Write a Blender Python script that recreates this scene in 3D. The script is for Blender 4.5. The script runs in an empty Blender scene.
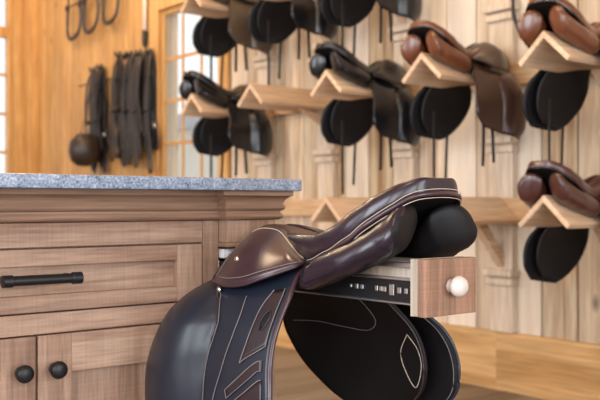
import bpy, bmesh, math, random
from mathutils import Vector, Matrix
random.seed(7)
sc = bpy.context.scene
COL = sc.collection
PI = math.pi

# ------------------------------------------------------------------ helpers
class MB:
    """collects geometry for ONE mesh object"""
    def __init__(s): s.v = []; s.f = []; s.mi = []; s.cur = 0
    def add(s, vs, fs):
        o = len(s.v); s.v += [tuple(p) for p in vs]
        for f in fs: s.f.append(tuple(i + o for i in f)); s.mi.append(s.cur)
    def box(s, x0, x1, y0, y1, z0, z1, b=0.0):
        if b <= 0:
            vs = [(x, y, z) for x in (x0, x1) for y in (y0, y1) for z in (z0, z1)]
            s.add(vs, [(0,1,3,2),(4,6,7,5),(0,4,5,1),(2,3,7,6),(0,2,6,4),(1,5,7,3)])
            return
        bm = bmesh.new(); bmesh.ops.create_cube(bm, size=1)
        for v in bm.verts:
            v.co = Vector(((x0+x1)/2 + v.co.x*(x1-x0), (y0+y1)/2 + v.co.y*(y1-y0), (z0+z1)/2 + v.co.z*(z1-z0)))
        b = min(b, 0.45*min(abs(x1-x0), abs(y1-y0), abs(z1-z0)))
        bmesh.ops.bevel(bm, geom=bm.edges[:], offset=b, segments=2, affect='EDGES', profile=0.5)
        s.bm(bm)
    def bm(s, bm):
        bm.verts.index_update()
        s.add([v.co[:] for v in bm.verts], [[v.index for v in f.verts] for f in bm.faces]); bm.free()
    def loft(s, rings, closed=True, cap=True):
        n = len(rings[0]); vs = [p for r in rings for p in r]; fs = []
        for i in range(len(rings)-1):
            for j in range(n if closed else n-1):
                k = (j+1) % n
                fs.append((i*n+j, i*n+k, (i+1)*n+k, (i+1)*n+j))
        if cap and closed:
            fs.append(tuple(range(n-1, -1, -1))); m = (len(rings)-1)*n
            fs.append(tuple(m+j for j in range(n)))
        s.add(vs, fs)
    def tube(s, pts, r, n=8, flat=1.0, up=(0,0,1), closed=False):
        """sweep along a polyline; r is a radius or a list; flat squashes along the up direction"""
        pts = [Vector(p) for p in pts]; m = len(pts); rings = []; U = Vector(up)
        for i, p in enumerate(pts):
            if closed: t = pts[(i+1) % m] - pts[i-1]
            else: t = pts[min(i+1, m-1)] - pts[max(i-1, 0)]
            if t.length < 1e-9: t = Vector((0,0,1))
            t.normalize()
            a = U - t*U.dot(t)
            if a.length < 0.15:
                a = t.orthogonal()
            a.normalize(); b = t.cross(a); U2 = a
            rr = r[i] if isinstance(r, (list, tuple)) else r
            rings.append([p + a*(math.sin(q)*rr*flat) + b*(math.cos(q)*rr) for q in [2*PI*k/n for k in range(n)]])
        if closed: rings.append(rings[0]); s.loft(rings, cap=False)
        else: s.loft(rings)
    def lathe(s, prof, c, axis='Z', n=24):
        """prof: list of (radius, height) ; revolves about an axis through c"""
        rings = []
        for r, h in prof:
            ring = []
            for k in range(n):
                q = 2*PI*k/n; a, b = r*math.cos(q), r*math.sin(q)
                ring.append({'Z': (c[0]+a, c[1]+b, c[2]+h), 'Y': (c[0]+a, c[1]+h, c[2]+b), 'X': (c[0]+h, c[1]+a, c[2]+b)}[axis])
            rings.append(ring)
        s.loft(rings)
    def prism(s, poly, axis, a0, a1):
        """poly of 2D points, extruded along axis from a0 to a1"""
        def P(p, a): return {'X': (a, p[0], p[1]), 'Y': (p[0], a, p[1]), 'Z': (p[0], p[1], a)}[axis]
        s.loft([[P(p, a0) for p in poly], [P(p, a1) for p in poly]])
    def build(s, name, mat, parent=None, smooth=None, mods=None, weld=False):
        me = bpy.data.meshes.new(name); me.from_pydata(s.v, [], s.f); me.update()
        bm = bmesh.new(); bm.from_mesh(me)
        if weld: bmesh.ops.remove_doubles(bm, verts=bm.verts[:], dist=1e-5)
        bmesh.ops.recalc_face_normals(bm, faces=bm.faces[:]); bm.to_mesh(me); bm.free()
        mats = mat if isinstance(mat, (list, tuple)) else [mat]
        for m in mats: me.materials.append(m)
        if len(mats) > 1: me.polygons.foreach_set('material_index', s.mi)
        if smooth is not None:
            me.polygons.foreach_set('use_smooth', [True]*len(me.polygons))
            if smooth < 180: me.set_sharp_from_angle(angle=math.radians(smooth))
        o = bpy.data.objects.new(name, me); COL.objects.link(o)
        if parent is not None: o.parent = parent
        for m in (mods or []):
            md = o.modifiers.new(m[0].lower(), m[0])
            for k, val in m[1].items(): setattr(md, k, val)
        return o

def tag(o, label, cat, group=None):
    o['label'] = label; o['category'] = cat
    if group: o['group'] = group
    return o
def thing(name, label, cat, loc=(0,0,0), rz=0.0, group=None):
    o = bpy.data.objects.new(name, None); COL.objects.link(o)
    o.empty_display_size = 0.05; o.location = loc; o.rotation_euler = (0,0,rz)
    return tag(o, label, cat, group)
def struct(o): o['kind'] = 'structure'; return o

def cr(pts, n):
    """Catmull-Rom resample, n points, chord-length parameter"""
    P = [Vector(p) for p in pts]; d = [0]
    for a, b in zip(P, P[1:]): d.append(d[-1] + max((b-a).length, 1e-9)**0.5)
    out = []
    for i in range(n):
        t = d[-1]*i/(n-1); k = 0
        while k < len(P)-2 and t > d[k+1]: k += 1
        h = d[k+1]-d[k]; u = (t-d[k])/h
        def tan(j):
            if j == 0: return (P[1]-P[0])/(d[1]-d[0])
            if j == len(P)-1: return (P[-1]-P[-2])/(d[-1]-d[-2])
            return (P[j+1]-P[j-1])/(d[j+1]-d[j-1])
        m0, m1 = tan(k)*h, tan(k+1)*h
        out.append(P[k]*(2*u**3-3*u*u+1) + m0*(u**3-2*u*u+u) + P[k+1]*(-2*u**3+3*u*u) + m1*(u**3-u*u))
    return out
def crx(pts, s):
    """Catmull-Rom with uniform knots, s in 0..1 (row pairing of two edges stays in step)"""
    P = [Vector(p) for p in pts]; t = max(0, min(1, s))*(len(P)-1); k = min(int(t), len(P)-2); u = t-k
    def tan(j): return P[min(j+1, len(P)-1)]*0.5 - P[max(j-1, 0)]*0.5 if 0 < j < len(P)-1 else (P[1]-P[0] if j == 0 else P[-1]-P[-2])
    m0, m1 = tan(k), tan(k+1)
    return P[k]*(2*u**3-3*u*u+1) + m0*(u**3-2*u*u+u) + P[k+1]*(-2*u**3+3*u*u) + m1*(u**3-u*u)
def interp(xs, ys, x):
    if x <= xs[0]: return ys[0]
    for i in range(len(xs)-1):
        if x <= xs[i+1]:
            u = (x-xs[i])/(xs[i+1]-xs[i]); u = u*u*(3-2*u)*0.35 + u*0.65
            return ys[i] + (ys[i+1]-ys[i])*u
    return ys[-1]

# ------------------------------------------------------------------ materials
def new_mat(name):
    m = bpy.data.materials.new(name); m.use_nodes = True
    nt = m.node_tree; return m, nt, nt.nodes['Principled BSDF']
def rgb(c): return (c[0], c[1], c[2], 1)
def plain(name, col, rough=0.5, metal=0.0, noise=0.0, nscale=40, bump=0.0, bscale=200, coat=0.0, spec=0.5):
    m, nt, b = new_mat(name); N, Lk = nt.nodes, nt.links
    b.inputs['Base Color'].default_value = rgb(col); b.inputs['Roughness'].default_value = rough
    b.inputs['Metallic'].default_value = metal; b.inputs['Coat Weight'].default_value = coat
    b.inputs['Specular IOR Level'].default_value = spec
    tc = N.new('ShaderNodeTexCoord')
    if noise:
        n = N.new('ShaderNodeTexNoise'); n.inputs['Scale'].default_value = nscale; n.inputs['Detail'].default_value = 4
        Lk.new(tc.outputs['Object'], n.inputs['Vector'])
        r = N.new('ShaderNodeMapRange'); r.inputs[1].default_value = .3; r.inputs[2].default_value = .7
        r.inputs[3].default_value = 1-noise; r.inputs[4].default_value = 1+noise
        Lk.new(n.outputs['Fac'], r.inputs[0])
        mx = N.new('ShaderNodeVectorMath'); mx.operation = 'SCALE'; mx.inputs[0].default_value = col
        Lk.new(r.outputs[0], mx.inputs['Scale']); Lk.new(mx.outputs[0], b.inputs['Base Color'])
    if bump:
        n = N.new('ShaderNodeTexNoise'); n.inputs['Scale'].default_value = bscale; n.inputs['Detail'].default_value = 3
        Lk.new(tc.outputs['Object'], n.inputs['Vector'])
        bp = N.new('ShaderNodeBump'); bp.inputs['Strength'].default_value = bump; bp.inputs['Distance'].default_value = .001
        Lk.new(n.outputs['Fac'], bp.inputs['Height']); Lk.new(bp.outputs[0], b.inputs['Normal'])
    return m

def wood(name, c0, c1, axis, rough=0.65, scale=1.0, board=None, saw=0.0, knots=0.0, c2=None):
    """procedural timber; grain runs along axis (0,1,2). board=(axis, width): colour steps per board.
    saw adds fine rough-sawn lines across the grain."""
    m, nt, b = new_mat(name); N, Lk = nt.nodes, nt.links
    b.inputs['Roughness'].default_value = rough; b.inputs['Specular IOR Level'].default_value = .3
    tc = N.new('ShaderNodeTexCoord'); P = tc.outputs['Object']
    oi = N.new('ShaderNodeObjectInfo')
    off = N.new('ShaderNodeVectorMath'); off.operation = 'SCALE'; off.inputs[0].default_value = (13.1, 7.7, 5.3)
    Lk.new(oi.outputs['Random'], off.inputs['Scale'])
    ad = N.new('ShaderNodeVectorMath'); Lk.new(P, ad.inputs[0]); Lk.new(off.outputs[0], ad.inputs[1]); V = ad.outputs[0]
    rnd = None
    if board:
        sx = N.new('ShaderNodeSeparateXYZ'); Lk.new(P, sx.inputs[0])
        dv = N.new('ShaderNodeMath'); dv.operation = 'DIVIDE'; Lk.new(sx.outputs[board[0]], dv.inputs[0]); dv.inputs[1].default_value = board[1]
        fl = N.new('ShaderNodeMath'); fl.operation = 'FLOOR'; Lk.new(dv.outputs[0], fl.inputs[0])
        wn = N.new('ShaderNodeTexWhiteNoise'); wn.noise_dimensions = '1D'; Lk.new(fl.outputs[0], wn.inputs['W']); rnd = wn
        sh = N.new('ShaderNodeVectorMath'); sh.operation = 'MULTIPLY_ADD'
        Lk.new(wn.outputs['Color'], sh.inputs[0]); sh.inputs[1].default_value = (9, 9, 9); Lk.new(V, sh.inputs[2]); V = sh.outputs[0]
    mp = N.new('ShaderNodeMapping'); s = [14*scale]*3; s[axis] = 0.9*scale; mp.inputs['Scale'].default_value = s; Lk.new(V, mp.inputs['Vector'])
    g = N.new('ShaderNodeTexNoise'); g.inputs['Scale'].default_value = 1.6; g.inputs['Detail'].default_value = 6; g.inputs['Distortion'].default_value = .8
    Lk.new(mp.outputs[0], g.inputs['Vector'])
    g2 = N.new('ShaderNodeTexNoise'); g2.inputs['Scale'].default_value = 9; g2.inputs['Detail'].default_value = 3; Lk.new(mp.outputs[0], g2.inputs['Vector'])
    mix = N.new('ShaderNodeMix'); mix.data_type = 'RGBA'; mix.inputs[6].default_value = rgb(c0); mix.inputs[7].default_value = rgb(c1)
    rp = N.new('ShaderNodeMapRange'); rp.inputs[1].default_value = .36; rp.inputs[2].default_value = .66; Lk.new(g.outputs['Fac'], rp.inputs[0])
    Lk.new(rp.outputs[0], mix.inputs[0]); colr = mix.outputs[2]
    def mul(colr, fac, amount_lo, amount_hi, f0=0.0, f1=1.0):
        r = N.new('ShaderNodeMapRange'); r.inputs[1].default_value = f0; r.inputs[2].default_value = f1
        r.inputs[3].default_value = amount_lo; r.inputs[4].default_value = amount_hi; Lk.new(fac, r.inputs[0])
        k = N.new('ShaderNodeVectorMath'); k.operation = 'SCALE'; Lk.new(colr, k.inputs[0]); Lk.new(r.outputs[0], k.inputs['Scale']); return k.outputs[0]
    colr = mul(colr, g2.outputs['Fac'], .78, 1.16, .3, .7)
    if rnd is not None:
        if c2 is not None:
            m2 = N.new('ShaderNodeMix'); m2.data_type = 'RGBA'; m2.inputs[7].default_value = rgb(c2); Lk.new(colr, m2.inputs[6])
            pw = N.new('ShaderNodeMath'); pw.operation = 'MULTIPLY'; pw.inputs[1].default_value = .75; Lk.new(rnd.outputs['Value'], pw.inputs[0])
            Lk.new(pw.outputs[0], m2.inputs[0]); colr = m2.outputs[2]
        colr = mul(colr, rnd.outputs['Color'], .62, 1.16)
    else:
        colr = mul(colr, oi.outputs['Random'], .92, 1.08)
    h = g2.outputs['Fac']
    if saw:
        sm = N.new('ShaderNodeMapping'); s = [2.2]*3; s[axis] = 230; sm.inputs['Scale'].default_value = s; Lk.new(V, sm.inputs['Vector'])
        sn = N.new('ShaderNodeTexNoise'); sn.inputs['Scale'].default_value = 1; sn.inputs['Detail'].default_value = 2; Lk.new(sm.outputs[0], sn.inputs['Vector'])
        colr = mul(colr, sn.outputs['Fac'], 1-saw, 1+saw, .3, .7)
    if knots:
        kp = N.new('ShaderNodeMapping'); s = [3.2]*3; s[axis] = 1.7; kp.inputs['Scale'].default_value = s; Lk.new(V, kp.inputs['Vector'])
        vo = N.new('ShaderNodeTexVoronoi'); vo.inputs['Scale'].default_value = 1.3; Lk.new(kp.outputs[0], vo.inputs['Vector'])
        colr = mul(colr, vo.outputs['Distance'], 1-knots, 1.0, .02, .11)
    Lk.new(colr, b.inputs['Base Color'])
    bp = N.new('ShaderNodeBump'); bp.inputs['Strength'].default_value = .25; bp.inputs['Distance'].default_value = .002
    Lk.new(h, bp.inputs['Height']); Lk.new(bp.outputs[0], b.inputs['Normal'])
    return m

def leather(name, col, rough=0.36, coat=0.0, var=.12):
    m = plain(name, col, rough, noise=var, nscale=14, bump=.12, bscale=420, coat=coat)
    b = m.node_tree.nodes['Principled BSDF']; b.inputs['Coat Roughness'].default_value = .25
    return m

M = {}
M['wall']   = wood('pale_pine_boards', (.74,.58,.39), (.38,.20,.08), 2, .6, .8, board=(1, .19), knots=.9, c2=(.70,.63,.54))
M['honey']  = wood('honey_pine_boards', (.62,.36,.14), (.46,.23,.07), 2, .5, .8, board=(1, .19), knots=.6)
M['honeyx'] = wood('honey_pine_endwall', (.62,.36,.14), (.46,.23,.07), 2, .5, .8, board=(0, .19), knots=.6)
M['ply']    = wood('pale_rack_pine', (.66,.48,.33), (.56,.37,.23), 0, .5, .7)
M['ledger'] = wood('ledger_pine', (.62,.43,.27), (.48,.29,.15), 1, .55, .7)
M['base']   = wood('baseboard_pine', (.62,.38,.17), (.46,.25,.09), 1, .5, .5, board=(1, 1.35))
M['casing'] = wood('window_casing_pine', (.58,.34,.13), (.44,.22,.07), 2, .5, .7)
M['post']   = wood('post_pine', (.66,.54,.42), (.55,.42,.30), 2, .6, .7)
M['floor']  = wood('floor_planks', (.27,.215,.165), (.20,.155,.115), 0, .45, .6, board=(1, .14))
M['ceil']   = wood('ceiling_boards', (.40,.26,.14), (.30,.18,.09), 1, .6, .6, board=(0, .15))
cw0, cw1 = (.43,.285,.205), (.27,.155,.105)
M['cab_h']  = wood('reclaimed_oak_along', cw0, cw1, 0, .62, 1.3, saw=.075, knots=.85)
M['cab_v']  = wood('reclaimed_oak_upright', cw0, cw1, 2, .62, 1.3, saw=.075, knots=.85)
M['cab_m']  = wood('moulding_oak', (.31,.185,.125), (.24,.14,.09), 0, .5, 1.0)
M['bface']  = wood('rack_front_oak', (.36,.20,.13), (.25,.14,.09), 2, .55, 1.4, saw=.08)
M['bply']   = wood('plywood_edge', (.52,.44,.36), (.40,.33,.26), 2, .6, 1.0)
M['dark_in'] = plain('cabinet_inside', (.06,.04,.03), .8, noise=.1)
M['iron']   = plain('blackened_iron', (.012,.012,.014), .42, .3, bump=.25, bscale=300)
M['steel']  = plain('zinc_slide', (.70,.71,.73), .28, 1.0)
M['blackm'] = plain('black_slide', (.012,.012,.014), .35, .2, bump=.05)
M['chrome'] = plain('nickel', (.85,.84,.80), .16, 1.0)
M['brass'] = plain('brass', (.45,.27,.10), .45, 1.0)
M['china']  = plain('white_china', (.64,.57,.53), .15, coat=.5, noise=.02)
M['white']  = plain('white_enamel', (.80,.80,.80), .3, noise=.02)
M['navy']   = leather('blue_black_leather', (.013,.018,.032), .34, .05)
M['plum']   = leather('plum_brown_leather', (.042,.019,.028), .30, .35)
M['patch']  = leather('dark_brown_patch_leather', (.024,.014,.019), .34, .15)
M['seat']   = leather('dark_plum_seat_leather', (.018,.010,.020), .27, .2)
M['pommel'] = leather('brown_grain_leather', (.085,.045,.038), .42, .1)
M['blk']    = leather('black_leather', (.010,.009,.011), .40, .05)
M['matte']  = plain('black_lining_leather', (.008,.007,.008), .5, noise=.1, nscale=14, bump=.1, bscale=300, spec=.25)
M['thread'] = plain('cream_thread', (.62,.52,.40), .8, noise=.1, nscale=300)
M['thread2'] = plain('grey_thread', (.22,.19,.19), .8, noise=.1, nscale=300)
M['b_black'] = leather('background_black_leather', (.006,.006,.008), .24, .1)
M['b_tan']  = leather('chestnut_leather', (.13,.040,.016), .25, .3)
M['b_brown'] = leather('dark_brown_leather', (.045,.020,.014), .30, .3)
M['b_oxblood'] = leather('oxblood_leather', (.060,.018,.014), .28, .3)
M['b_umber'] = leather('umber_leather', (.075,.052,.036), .38, .2)
M['strap']  = leather('strap_leather', (.010,.007,.006), .45)
M['strap2'] = leather('brown_strap_leather', (.026,.015,.010), .45)
M['rope']   = plain('pale_cord', (.80,.72,.60), .7, noise=.06)

def granite():
    m, nt, b = new_mat('speckled_blue_granite'); N, Lk = nt.nodes, nt.links
    tc = N.new('ShaderNodeTexCoord')
    v = N.new('ShaderNodeTexNoise'); v.inputs['Scale'].default_value = 210; v.inputs['Detail'].default_value = 4; Lk.new(tc.outputs['Object'], v.inputs['Vector'])
    n2 = N.new('ShaderNodeTexNoise'); n2.inputs['Scale'].default_value = 45; n2.inputs['Detail'].default_value = 5; Lk.new(tc.outputs['Object'], n2.inputs['Vector'])
    a = N.new('ShaderNodeMath'); a.operation = 'MULTIPLY_ADD'; Lk.new(n2.outputs['Fac'], a.inputs[0]); a.inputs[1].default_value = .5; Lk.new(v.outputs['Fac'], a.inputs[2])
    r = N.new('ShaderNodeValToRGB'); e = r.color_ramp.elements
    e[0].position = .54; e[0].color = rgb((.07,.10,.16)); e[1].position = .95; e[1].color = rgb((.46,.52,.64))
    x = e.new(.70); x.color = rgb((.215,.27,.37)); x = e.new(.82); x.color = rgb((.28,.34,.45))
    Lk.new(a.outputs[0], r.inputs[0]); Lk.new(r.outputs[0], b.inputs['Base Color'])
    b.inputs['Roughness'].default_value = .35
    return m
M['granite'] = granite()
def glass():
    m, nt, b = new_mat('window_glass'); N, Lk = nt.nodes, nt.links
    N.remove(b); out = [n for n in N if n.type == 'OUTPUT_MATERIAL'][0]
    t = N.new('ShaderNodeBsdfTransparent'); t.inputs[0].default_value = (.97,.98,.98,1)
    g = N.new('ShaderNodeBsdfGlossy'); g.inputs['Roughness'].default_value = .02
    mx = N.new('ShaderNodeMixShader'); mx.inputs[0].default_value = .05
    Lk.new(t.outputs[0], mx.inputs[1]); Lk.new(g.outputs[0], mx.inputs[2]); Lk.new(mx.outputs[0], out.inputs[0])
    return m
M['glass'] = glass()

# ------------------------------------------------------------------ room
WX, EY, LX, FY, CZ = 3.43, 8.20, -3.2, -3.0, 3.7      # right wall, end wall, left wall, wall behind, ceiling

b = MB(); b.box(LX, WX+.2, FY, EY+.2, -.1, 0); struct(b.build('floor', M['floor']))
b = MB(); b.box(LX, WX+.2, FY, EY+.2, CZ, CZ+.1); struct(b.build('ceiling', M['ceil']))
# right wall: vertical boards; honey-coloured beyond y=4.95, pale towards the camera; window gap
WIN1 = (5.06, 5.86, .75, 2.32)
b = MB(); w = .19; k0 = math.floor(FY/w)
y = k0*w
while y < EY:
    y1 = y + w; segs = [(0, CZ)]
    lo, hi = max(y, FY), min(y1, EY)
    b.cur = 1 if y > 4.95 else 0
    def put(a, c, z0, z1):
        if c - a > .002: b.box(WX, WX+.05, a+.003, c-.003, z0, z1, .007)
    if hi > WIN1[0] and lo < WIN1[1]:
        a, c = max(lo, WIN1[0]), min(hi, WIN1[1])
        put(lo, a, 0, CZ) if a > lo else None
        put(c, hi, 0, CZ) if hi > c else None
        put(a, c, 0, WIN1[2]); put(a, c, WIN1[3], CZ)
    else: put(lo, hi, 0, CZ)
    y = y1
b.cur = 0
b.box(WX+.05, WX+.15, FY, WIN1[0], 0, CZ); b.box(WX+.05, WX+.15, WIN1[1], EY+.2, 0, CZ)
b.box(WX+.05, WX+.15, WIN1[0], WIN1[1], 0, WIN1[2]); b.box(WX+.05, WX+.15, WIN1[0], WIN1[1], WIN1[3], CZ)
struct(b.build('wall_right', [M['wall'], M['honey']]))
# end wall with a tall window
WIN2 = (1.95, 3.21, .8, 3.0)
b = MB(); x = math.floor(LX/w)*w
while x < WX:
    lo, hi = max(x, LX), min(x+w, WX)
    def putx(a, c, z0, z1):
        if c - a > .002: b.box(a+.0025, c-.0025, EY, EY+.05, z0, z1, .004)
    if hi > WIN2[0] and lo < WIN2[1]:
        a, c = max(lo, WIN2[0]), min(hi, WIN2[1])
        if a > lo: putx(lo, a, 0, CZ)
        if hi > c: putx(c, hi, 0, CZ)
        putx(a, c, 0, WIN2[2]); putx(a, c, WIN2[3], CZ)
    else: putx(lo, hi, 0, CZ)
    x += w
b.box(LX, WIN2[0], EY+.05, EY+.15, 0, CZ); b.box(WIN2[1], WX, EY+.05, EY+.15, 0, CZ)
b.box(WIN2[0], WIN2[1], EY+.05, EY+.15, 0, WIN2[2]); b.box(WIN2[0], WIN2[1], EY+.05, EY+.15, WIN2[3], CZ)
struct(b.build('wall_back', M['honeyx']))
# left wall and the wall behind the camera, both unseen; the openings behind are added for daylight
def holed(axis, pos, thick, a0, a1, holes, mat, name):
    b = MB(); hs = sorted(holes); cur = a0
    def put(c0, c1, z0, z1):
        if axis == 'x': b.box(pos-thick, pos, c0, c1, z0, z1)
        else: b.box(c0, c1, pos-thick, pos, z0, z1)
    for (h0, h1, z0, z1) in hs:
        put(cur, h0, 0, CZ); put(h0, h1, 0, z0); put(h0, h1, z1, CZ); cur = h1
    put(cur, a1, 0, CZ); return struct(b.build(name, mat))
HL = [(-2.2, .2, .7, 2.9), (1.0, 3.4, .7, 2.9), (5.0, 7.2, .7, 2.9)]
HF = [(-2.4, -.4, .7, 2.7), (.4, 2.6, .1, 2.7)]
holed('x', LX, .15, FY, EY+.2, HL, M['honeyx'], 'wall_left')
holed('y', FY, .15, LX-.15, WX+.2, HF, M['honeyx'], 'wall_front')

# window_1 in the right wall (divided lights), window_2 in the end wall
def window(name, axis, at, a0, a1, z0, z1, cols, zs, cas, thick=.06, bar=.026, heavy=None, dep=.1):
    """frame and muntins as one mesh with sash; glass panes as a child"""
    def bx(b, c0, c1, d0, d1, e0, e1):
        if axis == 'x': b.box(at+d0, at+d1, c0, c1, e0, e1, .004)
        else: b.box(c0, c1, at+d0, at+d1, e0, e1, .004)
    b = MB(); fr = .035
    bx(b, a0, a0+fr, .0, dep, z0, z1); bx(b, a1-fr, a1, .0, dep, z0, z1); bx(b, a0+fr, a1-fr, 0, dep, z0, z0+fr); bx(b, a0+fr, a1-fr, 0, dep, z1-fr, z1)
    root = struct(b.build(name, M['casing']))
    c = MB()
    bx(c, a0-cas, a0-.001, -.03, 0, z0-cas, z1+cas); bx(c, a1+.001, a1+cas, -.03, 0, z0-cas, z1+cas)
    bx(c, a0, a1, -.03, 0, z1+.001, z1+cas); bx(c, a0-cas*.2, a1+cas*.2, -.06, 0, z0-.05, z0-.001)
    c.build('casing', M['casing'], root)
    m = MB()
    for q in cols: bx(m, q-bar/2, q+bar/2, dep*.35, dep*.7, z0+fr, z1-fr)
    for q in zs: bx(m, a0+fr, a1-fr, .36*dep, .69*dep, q-bar/2, q+bar/2)
    for q in (heavy or []): bx(m, a0+fr, a1-fr, .1*dep, .8*dep, q-.05, q+.05)
    m.build('muntin_grid', M['casing'], root)
    g = MB(); bx(g, a0+fr, a1-fr, .5*dep-.002, .5*dep+.002, z0+fr, z1-fr); g.build('glass_pane', M['glass'], root)
    return root
window('window_1', 'x', WX, 5.06, 5.86, .75, 2.32, [5.33, 5.575], [1.02, 1.325, 1.64, 1.95], .12, dep=.035)
window('window_2', 'y', EY, 1.95, 3.21, .8, 3.0, [2.37, 2.79], [1.0, 1.36, 1.72, 2.085], .14, heavy=[2.48])

# corner post, baseboard
b = MB(); b.box(WX-.09, WX-.001, EY-.10, EY-.001, 0, CZ, .008); struct(b.build('trim_1', M['casing']))
b = MB()
b.prism([(WX-.035, 0), (WX-.035, .262), (WX-.028, .274), (WX-.001, .274), (WX-.001, 0)], 'Y', FY, EY-.1)
struct(b.build('baseboard_right', M['base']))
# ledger boards along the wall behind the racks and posts with moulded collars
RY = [2.043, 2.67, 3.30, 3.93, 4.52]; RZ = [.91, 1.532, 2.15]; RX = 2.85
for i, z in enumerate(RZ):
    b = MB(); b.box(WX-.045, WX-.0, -1.0, 4.66, z-.105, z-.004, .004)
    struct(b.build('trim_%d' % (i+2), M['ledger']))
n = 5
for y in [1.41] + RY:
    b = MB(); yc = y+.0
    b.box(WX-.040, WX, yc-.068, yc+.068, .274, CZ-.01, .005)
    for z in RZ:
        zz = z - .36
        b.box(WX-.075, WX-.0, yc-.085, yc+.085, zz-.012, zz+.022, .008)
        b.box(WX-.060, WX-.0, yc-.078, yc+.078, zz-.055, zz-.02, .008)
    struct(b.build('trim_%d' % n, M['post'])); n += 1

# ------------------------------------------------------------------ saddle builder
LF = [(-.085,.224,-.017),(-.112,.234,-.045),(-.137,.24,-.062),(-.185,.246,-.084),(-.222,.264,-.12),(-.242,.284,-.17),(-.25,.301,-.226),(-.25,.308,-.277),(-.245,.305,-.348),(-.235,.265,-.405)]
LR = [(-.09,-.004,-.014),(-.107,-.007,-.024),(-.13,-.013,-.042),(-.153,-.024,-.07),(-.175,-.027,-.105),(-.193,-.03,-.143),(-.207,-.037,-.186),(-.217,-.049,-.234),(-.22,-.05,-.289),(-.222,0,-.350)]
RF = [(.1,.293,-.076),(.12,.329,-.125),(.135,.348,-.162),(.14,.344,-.196),(.143,.326,-.224),(.145,.299,-.253),(.147,.27,-.276),(.152,.228,-.303),(.158,.186,-.326),(.168,.115,-.349)]
RR = [(.09,.027,-.039),(.125,.006,-.069),(.16,-.02,-.103),(.185,-.048,-.134),(.2,-.066,-.155),(.21,-.081,-.182),(.218,-.088,-.213),(.22,-.09,-.245),(.22,-.08,-.284),(.215,-.035,-.331)]
SR = [(.08,.031,-.042),(.105,.014,-.072),(.13,-.008,-.104),(.15,-.03,-.135),(.165,-.04,-.159),(.175,-.047,-.186),(.18,-.051,-.214),(.182,-.051,-.242),(.185,-.037,-.28),(.182,.001,-.32)]
KB = [(-0.152, 0.207, -0.065),(-0.172, 0.137, -0.069),(-0.172, 0.082, -0.064),(-0.16, 0.04, -0.05),(-0.142, 0.007, -0.037),(-0.122, -0.011, -0.027),(-0.098, -0.005, -0.021)]
KT = [(-.03,.237,.032),(-.02,.222,.043),(-.02,.185,.046),(-.03,.137,.038),(-.055,.08,.013),(-.075,.038,-.007),(-.09,.002,-.016)]

def near_flap(s, t):
    """point on the outer flap: s 0 (top) .. 1 (bottom), t 0 (front edge) .. 1 (rear edge)"""
    p = crx(LF, s).lerp(crx(LR, s), t)
    k = max(0, min(1, (s-.17)/.36)); k = k*k*(3-2*k)
    TS = interp([0, .28, .366, .47, .6, .8, 1], [.10, .18, .38, .49, .515, .50, .48], s)
    if t < TS: off = .034*math.sin(PI*min(1, t/TS))**.75
    else: off = .004*math.sin(PI*(t-TS)/(1-TS))
    return p + Vector((-off*(.05+.95*k), -.25*off*k, 0))
def near_normal(s, t):
    e = .01
    a = near_flap(min(s+e, 1), t) - near_flap(max(s-e, 0), t); c = near_flap(s, min(t+e, 1)) - near_flap(s, max(t-e, 0))
    n = a.cross(c).normalized()
    return n if n.x < 0 else -n
def far_point(F, R, s, t, bulge=.012):
    p = crx(F, s).lerp(crx(R, s), t)
    return p + Vector((bulge*math.sin(PI*t)*min(1, s*3), 0, 0))

YS = [-.240,-.2375,-.232,-.222,-.205,-.165,-.12,-.06,.0,.05,.10,.16]
WS = [.018,.040,.053,.066,.082,.100,.108,.101,.090,.079,.070,.058]
ZW = [.110,.108,.105,.099,.084,.058,.026,.001,-.018,-.022,-.022,-.015]
ZR = [.131,.136,.1375,.1345,.128,.110,.087,.056,.038,.036,.036,.037]
DI = [.0,.0,.001,.004,.012,.021,.021,.018,.014,.008,.002,.0]
def seat_ring(y):
    w, zw, zr, di = (interp(YS, q, y) for q in (WS, ZW, ZR, DI))
    top = []
    prof = [(-1,0),(-1.01,.28),(-.985,.55),(-.93,.78),(-.85,.93),(-.74,1.0)]
    for a, h in prof: top.append((a*w, y, zw + (zr-zw)*h))
    for a in (-.5,-.25,0,.25,.5): top.append((a*w, y, zr - di*(1-(a/.74)**2)))
    for a, h in reversed(prof): top.append((-a*w, y, zw + (zr-zw)*h))
    zu = zr - di - .014; fb = max(0.0, min(1.0, (y+.232)/.05))
    for a in (.75,.4,0,-.4,-.75): top.append((a*w, y, zw + fb*((max(zw+.002, min(zu, zw + (1-abs(a))*.04)) if abs(a) > .5 else max(zw+.004, zu)) - zw)))
    return top

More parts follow.
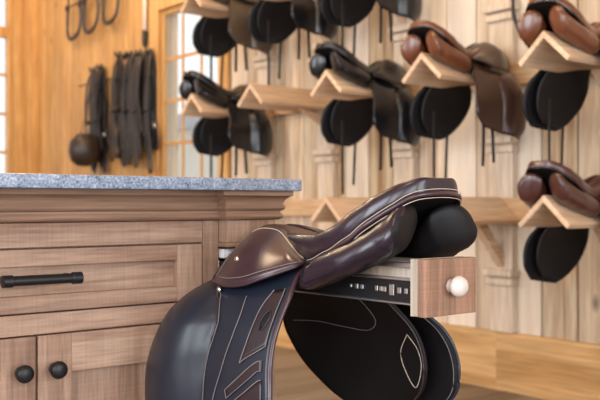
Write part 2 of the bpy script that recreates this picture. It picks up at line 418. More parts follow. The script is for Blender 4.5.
def make_saddle(name, label, loc, rz, mt, mirror=False, detail=False, straps=(), group=None, cat='saddle'):
    root = thing(name, label, cat, loc, rz, group)
    mx = -1 if mirror else 1
    sm = lambda a: (lambda q: q*q*(3-2*q))(max(0, min(1, a)))
    def out(b, nm, mat, parent=root, **kw):
        if not detail:                       # the wall saddles: higher pommel, narrower flaps
            v = []
            for x, y, z in b.v:
                z2 = z + .042*sm((y-.06)/.12)*sm((z+.06)/.06)
                if z < -.02:
                    k = sm((-.02-z)/.10)
                    y = y + k*((.075 + (y-.12)*(.84 if x < 0 else .74)) - y)
                    x = x*(1-.14*k)
                    z2 = z2*(1-.10*k) if x < 0 else z2
                v.append((x, y, z2))
            b.v = v
        b.v = [(mx*p[0], p[1], p[2]) for p in b.v]
        return b.build(nm, mat, parent, **kw)
    sub1 = [('SUBSURF', dict(levels=1, render_levels=1))]
    # seat
    b = MB(); n = 30
    ys = [-.240, -.239, -.2375, -.235] + [-.232 + .392*i/(n-1) for i in range(n)]
    b.loft([seat_ring(y) for y in ys])
    b.mi = [1 if (q < 33*22 and q % 22 >= 16) else 0 for q in range(len(b.f))]
    seat = out(b, 'seat', [mt['seat'], M['matte']], smooth=180, mods=sub1)
    # welt round the seat edge
    left = [(-1.02*interp(YS, WS, y), y-.001, interp(YS, ZW, y)) for y in [.03-.02*i for i in range(12)] + [-.205,-.217,-.226,-.232,-.2365]]
    path = left + [(-.02,-.2425,.1095), (0, -.2435, .110), (.02,-.2425,.1095)] + [(-p[0], p[1], p[2]) for p in reversed(left)]
    pth = cr(path, 80)
    b = MB(); b.tube(pth, .0042, 8); out(b, 'welt', mt['welt'], smooth=180)
    if detail:
        for dz, nm in ((.0075, 'stitching'), (-.007, 'stitching')):
            b = MB(); b.tube([(p.x*1.015, p.y-.0025, p.z+dz) for p in pth], .0006, 5); st = out(b, nm, M['thread'], seat, smooth=180)
    # pommel arch
    b = MB(); rings = []
    PY = [.075,.10,.137,.171,.21,.235,.26,.277,.284]; PZ = [.026,.036,.043,.0485,.0510,.0495,.0415,.028,.016]; PW = [.072,.070,.066,.062,.058,.055,.05,.042,.03]
    for i in range(26):
        y = .075 + .209*i/25; zt = interp(PY, PZ, y); wd = interp(PY, PW, y); ring = []
        for k in range(17):
            q = PI*k/16; ring.append((-wd*math.cos(q)*(1+.25*(1-math.sin(q))), y - .05*(1-math.sin(q))*max(0, (y-.15)/.134), zt - (1-math.sin(q)**.8)*.065))
        for k in range(9):
            q = PI*k/8; ring.append((wd*.8*math.cos(q)*(1+.25*(1-math.sin(q))), y - .05*(1-math.sin(q))*max(0, (y-.15)/.134), zt - .014 - (1-math.sin(q)**.8)*.05))
        rings.append(ring)
    b.loft(rings); out(b, 'pommel', mt['pommel'], smooth=60, mods=sub1)
    # skirts (small flaps) left and right
    for sgn in (1, -1):
        b = MB(); rows = []
        for i in range(15):
            s = i/14; row = []
            for j in range(25):
                t = j/24; p = crx(KT, t).lerp(crx(KB, t), s)
                nrm = Vector((-.75, .15*(1-2*t), .65)).normalized()
                p = p + nrm*(.018*math.sin(PI*min(1, s*1.0))**.8*min(1, 4*(1-t))*(.45+.55*min(1, t*4)) + .004 + .007*s)
                row.append((p.x*sgn, p.y, p.z))
            rows.append(row)
        b.loft(rows, closed=False, cap=False)
        sk = out(b, 'skirt', mt['skirt'], smooth=180, mods=[('SOLIDIFY', dict(thickness=.005, offset=0))])
        edge = [Vector(rows[-1][j]) for j in range(25)]
        front = [Vector(rows[i][0]) for i in range(15)]
        b = MB(); b.tube(front + edge[1:], .0032, 6); out(b, 'edge_binding', mt['welt'], sk, smooth=180)
        if detail and sgn == 1:
            ins = [Vector(rows[13][j]) + Vector((-.003,0,.003)) for j in range(1, 24)]
            b = MB(); b.tube([Vector(rows[i][1]) + Vector((-.003,0,.003)) for i in range(1, 13)] + ins, .0008, 5); out(b, 'stitching', M['thread2'], sk, smooth=180)
            tp = [Vector(rows[2][j]) + Vector((-.003,0,.004)) for j in range(2, 24)]
            b = MB(); b.tube(tp, .0009, 5); out(b, 'stitching', M['thread'], sk, smooth=180)
    # outer flaps
    b = MB(); ns, nt = 40, 40
    b.loft([[near_flap(i/ns, j/nt) for j in range(nt+1)] for i in range(ns+1)], closed=False, cap=False)
    fl = out(b, 'flap', mt['flap'], smooth=180, mods=[('SOLIDIFY', dict(thickness=.007, offset=0))])
    rim = [near_flap(i/60, 1) for i in range(8, 61)] + [near_flap(1, 1-i/20) for i in range(1, 20)] + [near_flap(1-i/60, 0) for i in range(0, 60)]
    b = MB(); b.tube(rim, .0048, 8); out(b, 'edge_binding', mt['welt'], fl, smooth=180)
    if detail: flap_detail(fl, out)
    b = MB(); b.loft([[far_point(RF, RR, i/24, j/20) for j in range(21)] for i in range(25)], closed=False, cap=False)
    fr = out(b, 'flap', mt['far'], smooth=180, mods=[('SOLIDIFY', dict(thickness=.006, offset=0))])
    rim = [far_point(RF, RR, i/40, 1) for i in range(8, 41)] + [far_point(RF, RR, 1, 1-i/20) for i in range(1, 21)] + [far_point(RF, RR, 1-i/40, 0) for i in range(1, 41)]
    b = MB(); b.tube(rim, .0036, 7); out(b, 'edge_binding', mt['farwelt'], fr, smooth=180)
    if detail:
        b = MB(); b.tube([far_point(RF, RR, i/40, .97) + Vector((-.004,0,0)) for i in range(8, 40)], .0008, 5); out(b, 'stitching', M['thread2'], fr, smooth=180)
    # sweat flap inside the far flap
    IF = [(p[0]-.022, p[1]-.012, p[2]+.008) for p in RF]
    IR = [(p[0]-.012, p[1], p[2]) for p in SR]
    b = MB(); b.loft([[far_point(IF, IR, i/24, j/20, .010) for j in range(21)] for i in range(25)], closed=False, cap=False)
    sw = out(b, 'sweat_flap', mt['far'], smooth=180, mods=[('SOLIDIFY', dict(thickness=.005, offset=0))])
    if detail:
        def on(s, t): return far_point(IF, IR, s, t, .010) + Vector((-.005, 0, 0))
        b = MB(); b.tube(cr([on(.28,.10), on(.30,.3), on(.36,.5), on(.40,.66), on(.33,.76), on(.22,.78), on(.1,.74)], 50), .0008, 5); out(b, 'stitching', M['thread2'], sw, smooth=180)
        b = MB(); b.tube(cr([on(.46,.93), on(.6,.82), on(.76,.82), on(.86,.92), on(.72,.965), on(.58,.96), on(.46,.93)], 50), .0009, 5); out(b, 'stitching', M['thread'], sw, smooth=180)
        b = MB(); b.tube([on(i/40, .985) for i in range(6, 41)], .0016, 5); out(b, 'edge_binding', M['plum'], sw, smooth=180)
    # padded panels
    TY = [-.230,-.227,-.221,-.212,-.200,-.165,-.12,-.06,-.03,-.008]
    TX = [.092,.086,.078,.071,.064,.071,.089,.098,.104,.110]
    TW = [.010,.018,.028,.036,.044,.048,.042,.034,.028,.012]
    TT = [.068,.082,.091,.092,.085,.058,.028,.004,-.016,-.036]
    TB = [.042,.030,.020,.012,.006,-.010,-.031,-.052,-.062,-.060]
    TL = [.010,.013,.016,.018,.018,.016,.010,.004,.0,.0]
    if not detail: TB = [q - .026*min(1, i/3) for i, q in enumerate(TB)]
    for sgn in (-1, 1):
        b = MB(); rings = []
        for i in range(34):
            y = -.230 + .222*(i/33)**1.5; tl = interp(TY, TL, -.230 + .222*(i/33)**1.5)
            xc, hw, zt, zb = (interp(TY, q, y) for q in (TX, TW, TT, TB)); ring = []
            for k in range(20):
                q = 2*PI*k/20; cx, cz = math.cos(q), math.sin(q)
                f = lambda a: math.copysign(abs(a)**.8, a)
                ring.append((sgn*(xc + hw*f(cx) - tl*f(cz)), y, (zt+zb)/2 + (zt-zb)/2*f(cz)))
            rings.append(ring)
        b.loft(rings)
        b.mi = [0 if (q < 33*20 and math.cos(2*PI*((q % 20)+.5)/20) > .05 and q//20 > 0) else 1 for q in range(len(b.f))]
        out(b, 'panel', [mt['panel'] if sgn < 0 else mt['panel_far'], mt['panel_in']], smooth=180)
    # nail heads
    for p in ((-.142, .154, -.015), (-.180, .158, -.072)):
        if not detail: continue
        b = MB(); bm = bmesh.new(); bmesh.ops.create_uvsphere(bm, u_segments=14, v_segments=8, radius=.0062)
        for v in bm.verts: v.co = Vector((v.co.x*.5, v.co.y, v.co.z)) + Vector(p) + Vector((-.001, 0, .001))
        b.bm(bm); o = out(b, 'nail_head', M['chrome'], smooth=180); o['label'] = 'silver nail head'
    for (x0, y0, z0, ln, sway) in straps:
        b = MB(); b.tube(cr([(x0, y0, z0), (x0*1.02, y0+sway*.3, z0-ln*.4), (x0*1.0, y0+sway, z0-ln)], 12), .013, 8, flat=.22, up=(1,0,0))
        out(b, 'strap', mt['strap'], smooth=60)
    return root

def resample(rows, n):
    a = cr([(r[0], r[1], 0) for r in rows], n); c = cr([(r[2], r[3], 0) for r in rows], n)
    return [(p.x, p.y, q.x, q.y) for p, q in zip(a, c)]
def flap_detail(fl, out):
    """stitch lines, raised reinforcement patches and the hole of the show saddle's outer flap"""
    def on(s, t, h=.0045): return near_flap(s, t) + near_normal(s, t)*h
    def line(pts, r=.0008, mat='thread2', nm='stitching', n=60):
        P = cr([(s, t, 0) for s, t in pts], n)
        b = MB(); b.tube([on(p.x, p.y, .0062) for p in P], r, 5); out(b, nm, M[mat], fl, smooth=180)
    def patch(rows, nm, mat, h=.0048):
        b = MB(); b.loft([[on(s0+(s1-s0)*j/10, t0+(t1-t0)*j/10, h) for j in range(11)] for (s0, t0, s1, t1) in rows], closed=False, cap=False)
        return out(b, nm, M[mat], fl, smooth=180, mods=[('SOLIDIFY', dict(thickness=.0016, offset=0))])
    for c in FD['lines']: line(c[0], *c[1:])
    for rows in FD['patches']: patch([(*a[:2], *a[2:]) for a in (tuple(x[:4]) for x in resample(rows, 12))], 'reinforcement_patch', 'patch')
    hp = cr([(a, c, 0) for a, c in HOLE + HOLE[:1]], 25)[:-1]; cx = sum((q for q in hp), Vector())/len(hp)
    b = MB(); b.loft([[on(cx.x+(q.x-cx.x)*k, cx.y+(q.y-cx.y)*k, .0068) for q in hp] for k in (1, .5, .05)], cap=True); o = out(b, 'strap_slot', M['matte'], fl, smooth=180); o['label'] = 'dark strap slot'
    b = MB(); b.tube([on(q.x, q.y, .0068) for q in hp], .0011, 6, closed=True); out(b, 'stitching', M['navy'], fl, smooth=180)
SEAM = [(.281,.175),(.369,.365),(.472,.493),(.54,.518),(.608,.515),(.706,.507),(.80,.499),(.97,.485)]
A_L = [(.312,.857),(.393,.831),(.488,.829),(.579,.821),(.655,.800)]; A_R = [(.300,.955),(.375,.960),(.455,.965),(.525,.966),(.588,.966)]
B_U = [(.761,.700),(.714,.795),(.677,.864),(.652,.92),(.648,.955)]; B_D = [(.790,.712),(.745,.815),(.712,.885),(.690,.93),(.688,.957)]
C_U = [(.815,.725),(.768,.840),(.738,.905),(.724,.94),(.722,.958)]; C_D = [(.95,.73),(.93,.82),(.92,.89),(.91,.93),(.90,.955)]
def ring(a, b): return a + list(reversed(b)) + [a[0]]
FD = {'lines': [(SEAM, .0013, 'plum', 'seam'), ([(a-.004, b+.018) for a, b in SEAM], .0007),
                ([(.352,.635),(.442,.688),(.541,.698),(.622,.681),(.691,.660),(.771,.616),(.806,.598),(.95,.55)], .0008),
                (list(reversed(A_L)) + [(.45,.955)][:0], .0009), ([A_L[-1], (.64,.83), (.617,.893), A_R[-1]], .0009), (A_R, .0007),
                (B_U, .0009), (C_U, .0009), ([(.761,.700),(.790,.712)], .0008), (B_D, .0007), ([C_U[0], C_D[0]], .0008)],
      'patches': [[(*a, *c) for a, c in zip(A_L, A_R)], [(*a, *c) for a, c in zip(B_U, B_D)], [(*a, *c) for a, c in zip(C_U, C_D)]]}
HOLE = [(.420,.915),(.462,.880),(.516,.893),(.505,.918),(.451,.936)]


# ------------------------------------------------------------------ the cabinet
CF = 1.585                       # cabinet face
cab = thing('cabinet', 'reddish brown rough-sawn wood cabinet under the blue-grey stone counter', 'cabinet', (0,0,0))
X0, X1 = .304, 1.0275            # door and drawer bay
b = MB()                         # carcass box with the open bay for the pull-out at its right
b.box(-.42, 1.056, CF+.02, 2.14, .10, .842); b.box(1.204, 1.220, CF+.0, 2.14, .10, .842, .002)
b.box(1.056, 1.204, 2.10, 2.14, .10, .842); b.box(1.056, 1.204, CF+.02, 2.10, .10, .14); b.box(-.42, 1.204, CF+.06, 2.14, 0, .10)
b.build('carcass', M['cab_v'], cab)
for a0, a1 in ((1.0285, 1.068), (.262, .303), (-.42, -.36)):
    b = MB(); b.box(a0, a1, CF, CF+.02, .10, .842, .0012); b.build('face_stile', M['cab_v'], cab)
for a0, a1 in ((.304, 1.0275), (-.36, .262)):
    for c0, c1 in ((.797, .842), (.6365, .6745), (.10, .135)):
        b = MB(); b.box(a0, a1, CF, CF+.02, c0, c1, .0012); b.build('face_rail', M['cab_h'], cab)
def shaker(name, x0, x1, z0, z1, st, rail, mpan, split_mats=True):
    """recessed-panel front: uprights run the full height; rails between"""
    g = .0023; x0 += g; x1 -= g; z0 += g; z1 -= g
    b = MB(); b.cur = 0
    b.box(x0, x0+st, CF-.003, CF+.019, z0, z1, .0015); b.box(x1-st, x1, CF-.003, CF+.019, z0, z1, .0015)
    b.cur = 1
    b.box(x0+st, x1-st, CF-.003, CF+.019, z1-rail, z1, .0015); b.box(x0+st, x1-st, CF-.003, CF+.019, z0, z0+rail, .0015)
    o = b.build(name, [M['cab_v'], M['cab_h']], cab)
    p = MB(); p.box(x0+st-.002, x1-st+.002, CF+.012, CF+.0195, z0+rail-.002, z1-rail+.002); p.build('recessed_panel', mpan, o)
    return o
def bar_pull(parent, xc, z):
    b = MB(); y = CF-.040
    b.lathe([(.0092, -.066), (.0092, .066)], (xc, y, z), 'X', 20)
    for s in (-1, 1):
        prof = [(.0090, 0), (.0112, .002), (.0112, .019), (.008, .0205)]
        rings = [(r, s*(.055+h)) for r, h in prof]
        b.lathe(rings, (xc, y, z), 'X', 20)
        b.lathe([(.0075, 0), (.0075, .037)], (xc+s*.06, y, z), 'Y', 16)
    return b.build('bar_handle', M['iron'], parent, smooth=35)
def knob(parent, xc, z):
    b = MB(); b.lathe([(.0, -.030), (.009, -.0295), (.0145, -.027), (.0165, -.022), (.0160, -.016), (.012, -.012), (.0065, -.009), (.0065, -.002), (.011, 0), (.011, .001)], (xc, CF-.004, z), 'Y', 24)
    return b.build('knob', M['iron'], parent, smooth=50)
dr = shaker('drawer', .304, 1.0275, .6755, .796, .061, .031, M['cab_h']); bar_pull(dr, .661, .7405)
d1 = shaker('door', .304, .6657, .136, .6360, .066, .073, M['cab_v']); d2 = shaker('door', .6657, 1.0275, .136, .6360, .066, .073, M['cab_v'])
knob(d1, .634, .571); knob(d2, .6985, .571)
dl = shaker('drawer', -.36, .262, .6755, .796, .061, .031, M['cab_h']); bar_pull(dl, -.05, .738)
d3 = shaker('door', -.36, -.049, .136, .6360, .066, .073, M['cab_v']); d4 = shaker('door', -.049, .262, .136, .6360, .066, .073, M['cab_v'])
knob(d3, -.08, .571); knob(d4, -.018, .571)
# crown moulding swept along the face and round the projecting pilaster head
PROF = [(.0, .843), (.004, .843), (.010, .846), (.0125, .851), (.0105, .856), (.008, .858), (.008, .862), (.013, .864), (.016, .869), (.014, .874), (.012, .876),
        (.0125, .881), (.016, .887), (.022, .8925), (.028, .895), (.028, .9048), (.0, .9048)]
def moulding(b, path):
    """path of (x, y, nx, ny) corner points with mitre normals pointing out"""
    b.loft([[(x+nx*o, y+ny*o, z) for o, z in PROF] for x, y, nx, ny in path])
b = MB(); PB = CF-.030
moulding(b, [(-.42, CF, 0, -1), (1.0705, CF, -1, -1), (1.0705, PB, -1, -1), (1.1975, PB, 1, -1), (1.1975, 2.14, 1, 0)])
b.box(-.42, 1.1975, CF+.0, 2.14, .843, .9048); b.box(1.0705, 1.1975, PB, CF, .843, .9048)
b.build('crown_moulding', M['cab_m'], cab, smooth=40)
b = MB(); b.box(1.0705, 1.1975, PB, CF+.02, .796, .8428, .0015); b.cur = 1
b.box(1.0635, 1.2045, PB-.008, CF+.02, .786, .7958, .003); b.build('pilaster_head', [M['cab_v'], M['cab_m']], cab, smooth=40)
b = MB(); b.box(1.0705, 1.0765, CF+.01, 2.05, .740, .757); b.box(1.0725, 1.112, CF-.012, CF+.45, .762, .7815, .002)
o = b.build('slide_housing', M['white'], cab); o['label'] = 'white slide housing inside the opening'
b = MB(); b.box(-.46, 1.237, 1.510, 2.17, .905, .9305, .0035)
tag(b.build('countertop', M['granite'], smooth=40), 'speckled blue-grey stone countertop with eased edge on the wooden cabinet', 'countertop')

# ------------------------------------------------------------------ the pull-out rack
rk = thing('pull_out_saddle_rack', 'pull-out wooden saddle rack with white knob drawn from the cabinet', 'saddle rack', (1.137, .997, .69))
def rel(b, dx=-1.137, dy=-.997, dz=-.69): b.v = [(p[0]+dx, p[1]+dy, p[2]+dz) for p in b.v]; return b
b = MB(); b.box(1.0735, 1.2005, .997, 1.0135, .692, .7865, .001); rel(b).build('front_board', M['bface'], rk)
b = MB(); b.box(1.0735, 1.2005, 1.0144, 1.0195, .6925, .786, .0008); b.box(1.0745, 1.1995, 1.0134, 1.0225, .6935, .785); b.box(1.0735, 1.2005, 1.0220, 1.030, .692, .7865, .0008); rel(b).build('backing_board', M['bply'], rk)
b = MB(); b.box(1.094, 1.182, 1.0305, 1.60, .745, .7795, .003); rel(b).build('arm', M['bply'], rk)
b = MB()
for s in (-1, 1):
    xa = 1.137 + s*.0535
    x0_, x1_ = sorted((xa, xa - s*.010)); b.box(x0_, x1_, 1.0305, 1.85, .770, .779, .001)
    b.box(x0_, x1_, 1.0305, 1.85, .748, .7535, .001)
    x0_, x1_ = sorted((xa + s*.005, xa - s*.010)); b.box(x0_, x1_, 1.0305, 1.85, .7085, .712, .001)
sl = rel(b).build('slide_rail', M['steel'], rk)
b = MB()
for s in (-1, 1):
    xa = 1.137 + s*.050
    x0_, x1_ = sorted((xa, xa - s*.008)); b.box(x0_, x1_, 1.0305, 1.84, .712, .7475)
rel(b).build('slide_channel', M['blackm'], sl)
for s in (-1, 1):
    for q, (yy, wd, hh) in enumerate([(1.050, .006, .006), (1.066, .007, .007), (1.084, .009, .013), (1.101, .006, .006), (1.110, .006, .006), (1.121, .006, .006), (1.158, .005, .005), (1.172, .006, .006), (1.187, .004, .004)]):
        b = MB(); xa = 1.137 + s*.0505; x0_, x1_ = sorted((xa, xa + s*.003)); b.box(x0_, x1_, yy-wd*.65, yy+wd*.65, .731-hh*.75, .731+hh*.75, .001)
        rel(b).build('rivet', M['steel'], sl)
b = MB(); b.lathe([(.0, -.030), (.007, -.0295), (.0135, -.0265), (.0172, -.0205), (.0178, -.016), (.0155, -.0105), (.0105, -.007), (.009, -.0035), (.0115, 0), (.0115, .001)], (1.1365, .997, .741), 'Y', 28)
o = rel(b).build('knob', M['china'], rk, smooth=60); o['label'] = 'white china knob'

# ------------------------------------------------------------------ saddles
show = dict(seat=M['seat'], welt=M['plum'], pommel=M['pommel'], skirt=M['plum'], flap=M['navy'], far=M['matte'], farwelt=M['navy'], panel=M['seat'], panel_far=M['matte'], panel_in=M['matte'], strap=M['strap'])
make_saddle('saddle', 'large dark plum and blue-black leather saddle on the pull-out rack', (1.137, 1.26, .785), 0, show, detail=True)
def kit(seat, flap, skirt=None, panel=None):
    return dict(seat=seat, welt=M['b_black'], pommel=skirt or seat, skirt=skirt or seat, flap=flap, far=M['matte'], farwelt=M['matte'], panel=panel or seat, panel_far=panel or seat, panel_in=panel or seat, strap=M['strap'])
K_BLACK = kit(M['b_black'], M['b_black']); K_TAN = kit(M['b_tan'], M['b_brown'], M['b_brown'], M['b_tan'])
K_CHEST = kit(M['b_tan'], M['b_brown']); K_OX = kit(M['b_oxblood'], M['b_oxblood']); K_UMB = kit(M['b_umber'], M['b_umber']); K_UMB2 = kit(M['b_umber'], M['b_black'])
ST = [(-.19, .10, -.30, .22, .02), (-.20, .02, -.28, .26, .0), (.15, .16, -.30, .25, -.02), (.16, .05, -.22, .38, .0)]

def wall_rack(y, z, label, bh=.34):
    r = thing('saddle_rack', label, 'saddle rack', (RX, y, z), 0, 'peaked wall racks')
    L = WX - RX - .046
    for s in (1, -1):
        b = MB(); b.prism([(0, 0), (s*.117, -.110), (s*.1035, -.124), (0, -.0265)], 'X', 0, L); b.build('slope_board', M['ply'], r)
    b = MB(); b.prism([(L+.013, -bh), (L+.013, -bh+.06), (L-.11, -.128), (L-.19, -.115)], 'Y', -.020, .020)
    b.build('brace', M['ply'], r)
    return r
racks = {
 (1,0): 'peaked wall rack at far right of the middle row under a chestnut saddle',
 (1,1): 'peaked wall rack under the reddish-brown saddle with dark brown flaps',
 (1,2): 'peaked wall rack under the black saddle nearest the photo centre',
 (1,3): 'empty peaked wall rack in the middle row between two black saddles',
 (1,4): 'peaked wall rack in front of the window at the left end of the middle row',
 (2,4): 'peaked wall rack high at the upper left above the window saddle',
 (2,3): 'second peaked wall rack from the left in the top row',
 (2,2): 'third peaked wall rack from the left in the top row, cut by the top edge',
 (0,0): 'low peaked wall rack under the dark oxblood saddle at right',
 (0,1): 'low wall rack mostly hidden behind the large plum saddle, its brace showing',
 (0,2): 'low empty peaked wall rack seen just right of the counter end',
}
for (r_, c_), lb in racks.items(): wall_rack(RY[c_], RZ[r_], lb, .22 if (r_, c_) == (1, 3) else .34)
SX, RZ90 = 3.062, -PI/2
def wall_saddle(r_, c_, kit_, label, straps=ST, dx=0, dz=-.006):
    return make_saddle('saddle', label, (SX+dx, RY[c_], RZ[r_]+dz), RZ90, kit_, mirror=True, straps=straps, group='saddles on the wall racks')
wall_saddle(1, 0, K_CHEST, 'chestnut leather saddle on the middle-row rack at the right edge')
wall_saddle(1, 1, K_TAN, 'reddish-brown saddle with dark brown flaps, second from right in the middle row')
wall_saddle(1, 2, K_BLACK, 'glossy black saddle in the middle row nearest the photo centre')
wall_saddle(1, 4, K_BLACK, 'black saddle on the middle-row rack in front of the window')
ox = wall_saddle(0, 0, K_OX, 'dark oxblood saddle on the low rack at right', straps=())
b = MB(); b.box(-.012, .012, -.244, -.238, .1225, .1270, .001); o = b.build('name_plate', M['brass'], ox); o['label'] = 'small brass plate on the cantle'
wall_saddle(2, 4, K_UMB, 'greyish brown saddle on the top-row rack at far left')
wall_saddle(2, 3, K_UMB2, 'saddle with black flaps on the second top-row rack from the left')
wall_saddle(2, 2, K_BLACK, 'third saddle from the left in the top row, black and cut by the top edge')

# ------------------------------------------------------------------ bridles on the left part of the wall
HK = WX-.001
def hook(y, z, label):
    r = thing('bridle_hook', label, 'hook', (WX, y, z), 0, 'bridle hooks on the honey wall')
    b = MB(); b.lathe([(.03, -.012), (.03, 0)], (0,0,0), 'X', 18); b.build('back_plate', M['iron'], r)
    b = MB(); b.tube(cr([(-.008,0,0), (-.05,0,-.005), (-.085,0,.0), (-.095,0,.03)], 12), .008, 8); b.build('hook_arm', M['iron'], r, smooth=180)
def bridle(y, z, label, mat, ln, seed, wide=.085):
    rng = random.Random(seed); r = thing('hanging_bridle', label, 'bridle', (WX-.055, y, z), 0, 'bridles hanging in a row')
    def strap(nm, pts, w=.012, m=mat, fl=.3, up=(1,0,0)):
        b = MB(); b.tube(cr(pts, 24), w, 8, flat=fl, up=up); return b.build(nm, m, r, smooth=60)
    W = wide
    strap('crownpiece', [(0,-W*.75,-.22), (0,-W*.6,-.06), (0,-.02,.016), (0,.02,.016), (0,W*.6,-.06), (0,W*.75,-.22)], .017)
    for s in (-1, 1):
        strap('cheek_strap', [(0,s*W*.75,-.20), (.0,s*W*.8,-.36), (-.01,s*W*.7,-.52)], .012)
        b = MB(); b.tube([(-.012, s*W*.7 + .032*math.cos(q), -.55+.032*math.sin(q)) for q in [2*PI*k/20 for k in range(20)]], .004, 6, closed=True, up=(1,0,0)); b.build('bit_ring', M['chrome'], r, smooth=180)
    strap('browband', [(0,-W*.75,-.17), (-.04,0,-.20), (0,W*.75,-.17)], .013, up=(0,0,1))
    strap('noseband', [(0,-W*.7,-.40), (-.05,-.03,-.44), (-.05,.03,-.44), (0,W*.7,-.40)], .017, up=(0,0,1))
    for k in range(8):
        a = rng.uniform(-.7, .7)*W; c = a + rng.uniform(-.05, .05); l2 = ln*rng.uniform(.66, 1.0); d = rng.uniform(-.05, .02)
        strap('rein', [(0,a*.3,.010), (d,a,-.12), (d-.01,a+.01,-.5*l2), (d,c-.02,-l2+.03), (d,c,-l2), (d,c+.03,-l2+.03), (d+.01,c+.03,-.45*l2), (0,a+.02,-.1), (0,a*.3+.01,.012)], .017, m=mat if k % 2 else M['strap'])
BR = [(6.86, 1.98, 'dark brown bridle directly right of the rounded pouch', 'strap2', .84), (6.73, 1.99, 'black bridle overlapping the brown one next to the pouch', 'strap', .88),
      (6.41, 2.05, 'slim dark bridle in the gap before the thick right-hand bunch', 'strap2', .86), (6.22, 2.03, 'black bridle at the left of the thick right-hand bunch', 'strap', .90),
      (6.07, 2.02, 'brown bridle in the middle of the thick right-hand bunch', 'strap2', .90), (5.93, 2.01, 'black bridle of the right-hand bunch closest to the window', 'strap', .90)]
for i, (y, z, lb, mt_, ln) in enumerate(BR):
    bridle(y, z, lb, M[mt_], ln, i+3, wide=.085 if i != 2 else .03)
    hook(y, z, 'iron hook for the ' + lb)
b = MB(); b.box(WX-.02, WX-.001, 5.99, 7.25, 1.90, 2.02, .004); struct(b.build('trim_30', M['honey']))
# pouch
p = thing('hanging_pouch', 'rounded dark brown leather pouch on thin straps at the left of the bridles', 'pouch', (WX-.19, 6.75, 1.36))
b = MB(); b.lathe([(.0, -.18), (.06, -.172), (.11, -.13), (.13, -.06), (.12, .02), (.085, .06), (.06, .085), (.055, .08), (.08, .0)], (0,0,0), 'Z', 24); b.build('body', M['strap2'], p, smooth=60)
for s in (-1, 1):
    b = MB(); b.tube([(.0, s*.075, .06), (.06, s*.05, .35), (.08, s*.01, .60)], .008, 8, flat=.35, up=(1,0,0)); b.build('strap', M['strap2'], p, smooth=60)
# halters higher up
for i, (y, zb, lb) in enumerate([(7.22, 2.27, 'leather halter loop at the upper left, leftmost of three'), (6.90, 2.28, 'middle one of the three leather halter loops at upper left'), (6.55, 2.30, 'rightmost of the three leather halter loops at upper left')]):
    h = thing('hanging_halter', lb, 'halter', (WX-.06, y, zb+.43), 0, 'halters hanging above the bridles')
    b = MB(); b.tube(cr([(0,-.115,-.1), (0,-.13,-.25), (-.01,-.10,-.36), (-.02,0,-.40), (-.01,.10,-.36), (0,.13,-.25), (0,.115,-.1)], 30), .021, 8, flat=.6, up=(1,0,0)); b.build('nose_loop', M['strap2'], h, smooth=60)
    for s in (-1, 1):
        b = MB(); b.tube([(0,s*.115,-.12), (0,s*.10,.08), (.02,s*.02,.30), (.04,0,.33)], .019, 8, flat=.4, up=(1,0,0)); b.build('cheek_strap', M['strap2'], h, smooth=60)
        b = MB(); b.tube([(-.01, s*.118+.028*math.cos(q), -.12+.028*math.sin(q)) for q in [2*PI*k/18 for k in range(18)]], .006, 6, closed=True, up=(1,0,0)); b.build('ring', M['iron'], h, smooth=180)
    b = MB(); b.tube([(0,-.11,-.10), (-.04,0,-.13), (0,.11,-.10)], .012, 8, flat=.4); b.build('brow_strap', M['strap2'], h, smooth=60)
# pale cord with dark end
cd = thing('hanging_tether', 'pale cord with a dark tip hanging beside the window casing', 'cord', (WX-.03, 6.05, 2.2))
b = MB(); b.tube([(0, 0, .9), (0, 0, .4), (0, 0, .0)], .022, 8, flat=.5, up=(1,0,0)); b.build('cord', M['rope'], cd, smooth=180)
b = MB(); b.lathe([(.008, -.13), (.02, -.10), (.022, -.02), (.012, .01)], (0,0,0), 'Z', 12); o = b.build('tip', M['strap'], cd, smooth=60); o['label'] = 'dark tip'
# long dark lead rope at right between the racks
cd = thing('lead_rope', 'long thin dark rope hanging on the wall left of the chestnut saddle', 'rope', (WX-.06, 2.58, 2.2))
b = MB(); b.tube(cr([(0,0,.5), (0,-.004,.1), (0,.004,-.35), (.0,-.01,-.48), (.01,-.05,-.56)], 24), .009, 8); b.build('rope', M['strap'], cd, smooth=180)

# a pale building outside, seen through the panes of window_1
ob = thing('outside_building', 'pale beige building outside, seen through the divided window', 'building', (10.5, 13, 0))
b = MB(); b.box(0, 4, -7, 6, -.1, 2.5); b.build('wall', plain('pale_render', (.60,.55,.47), .9, noise=.06, nscale=2), ob)
b = MB(); b.prism([(-.3, 2.501), (4.3, 2.501), (2, 3.4)], 'Y', -7.3, 6.3); b.build('roof', plain('grey_shingle', (.34,.34,.36), .9, noise=.15, nscale=6), ob)

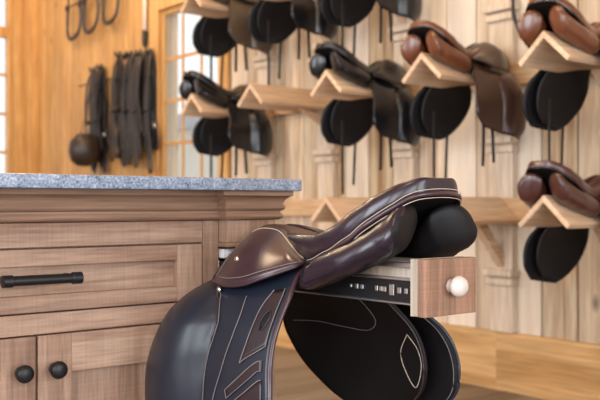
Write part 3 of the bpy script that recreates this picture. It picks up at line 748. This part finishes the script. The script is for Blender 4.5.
# ------------------------------------------------------------------ light
wd = bpy.data.worlds.new('daylight'); sc.world = wd; wd.use_nodes = True
bg = wd.node_tree.nodes['Background']; bg.inputs[0].default_value = (.93,.97,1.0,1); bg.inputs[1].default_value = 1.3
def area(name, loc, target, sx, sy, power, col):
    l = bpy.data.lights.new(name, 'AREA'); l.shape = 'RECTANGLE'; l.size = sx; l.size_y = sy; l.energy = power; l.color = col
    o = bpy.data.objects.new(name, l); COL.objects.link(o); o.location = loc
    d = Vector(target) - Vector(loc); o.rotation_euler = d.to_track_quat('-Z', 'Y').to_euler(); return o
COOL, WARM = (.86,.93,1.0), (1.0,.77,.50)
for i, (h0, h1, z0, z1) in enumerate(HL):
    area('unseen_window_daylight', (LX+.02, (h0+h1)/2, (z0+z1)/2), (LX+3, (h0+h1)/2, (z0+z1)/2), h1-h0, z1-z0, (120, 170, 120)[i], COOL)
for i, (h0, h1, z0, z1) in enumerate(HF):
    area('unseen_window_daylight', ((h0+h1)/2, FY+.02, (z0+z1)/2), ((h0+h1)/2, FY+3, (z0+z1)/2), h1-h0, z1-z0, (95, 110)[i], COOL)  # added daylight from unseen openings behind the camera, cools the right wall
for (x, y, e, r) in [(1.6, 2.4, 62, .15), (2.3, 5.2, 62, .15), (2.2, 7.0, 65, .15), (.75, 4.3, 120, .45), (-.3, .2, 42, .12)]:
    l = bpy.data.lights.new('ceiling_lamp', 'POINT'); l.energy = e; l.color = WARM; l.shadow_soft_size = r
    o = bpy.data.objects.new('ceiling_lamp', l); COL.objects.link(o); o.location = (x, y, 3.2)

# ------------------------------------------------------------------ camera
cam = bpy.data.cameras.new('camera'); co = bpy.data.objects.new('camera', cam); COL.objects.link(co)
co.location = (0, 0, .877); co.rotation_euler = (PI/2, 0, -math.radians(39.17))
cam.sensor_width = 36; cam.sensor_fit = 'HORIZONTAL'; cam.lens = 896/600*36; cam.shift_y = 4/600; cam.clip_start = .05
cam.dof.use_dof = True; cam.dof.focus_distance = 1.58; cam.dof.aperture_fstop = 5.8
sc.camera = co
sc.view_settings.view_transform = 'Standard'; sc.view_settings.look = 'None'; sc.view_settings.gamma = 1
sc.view_settings.use_curve_mapping = False; sc.view_settings.exposure = 0.0
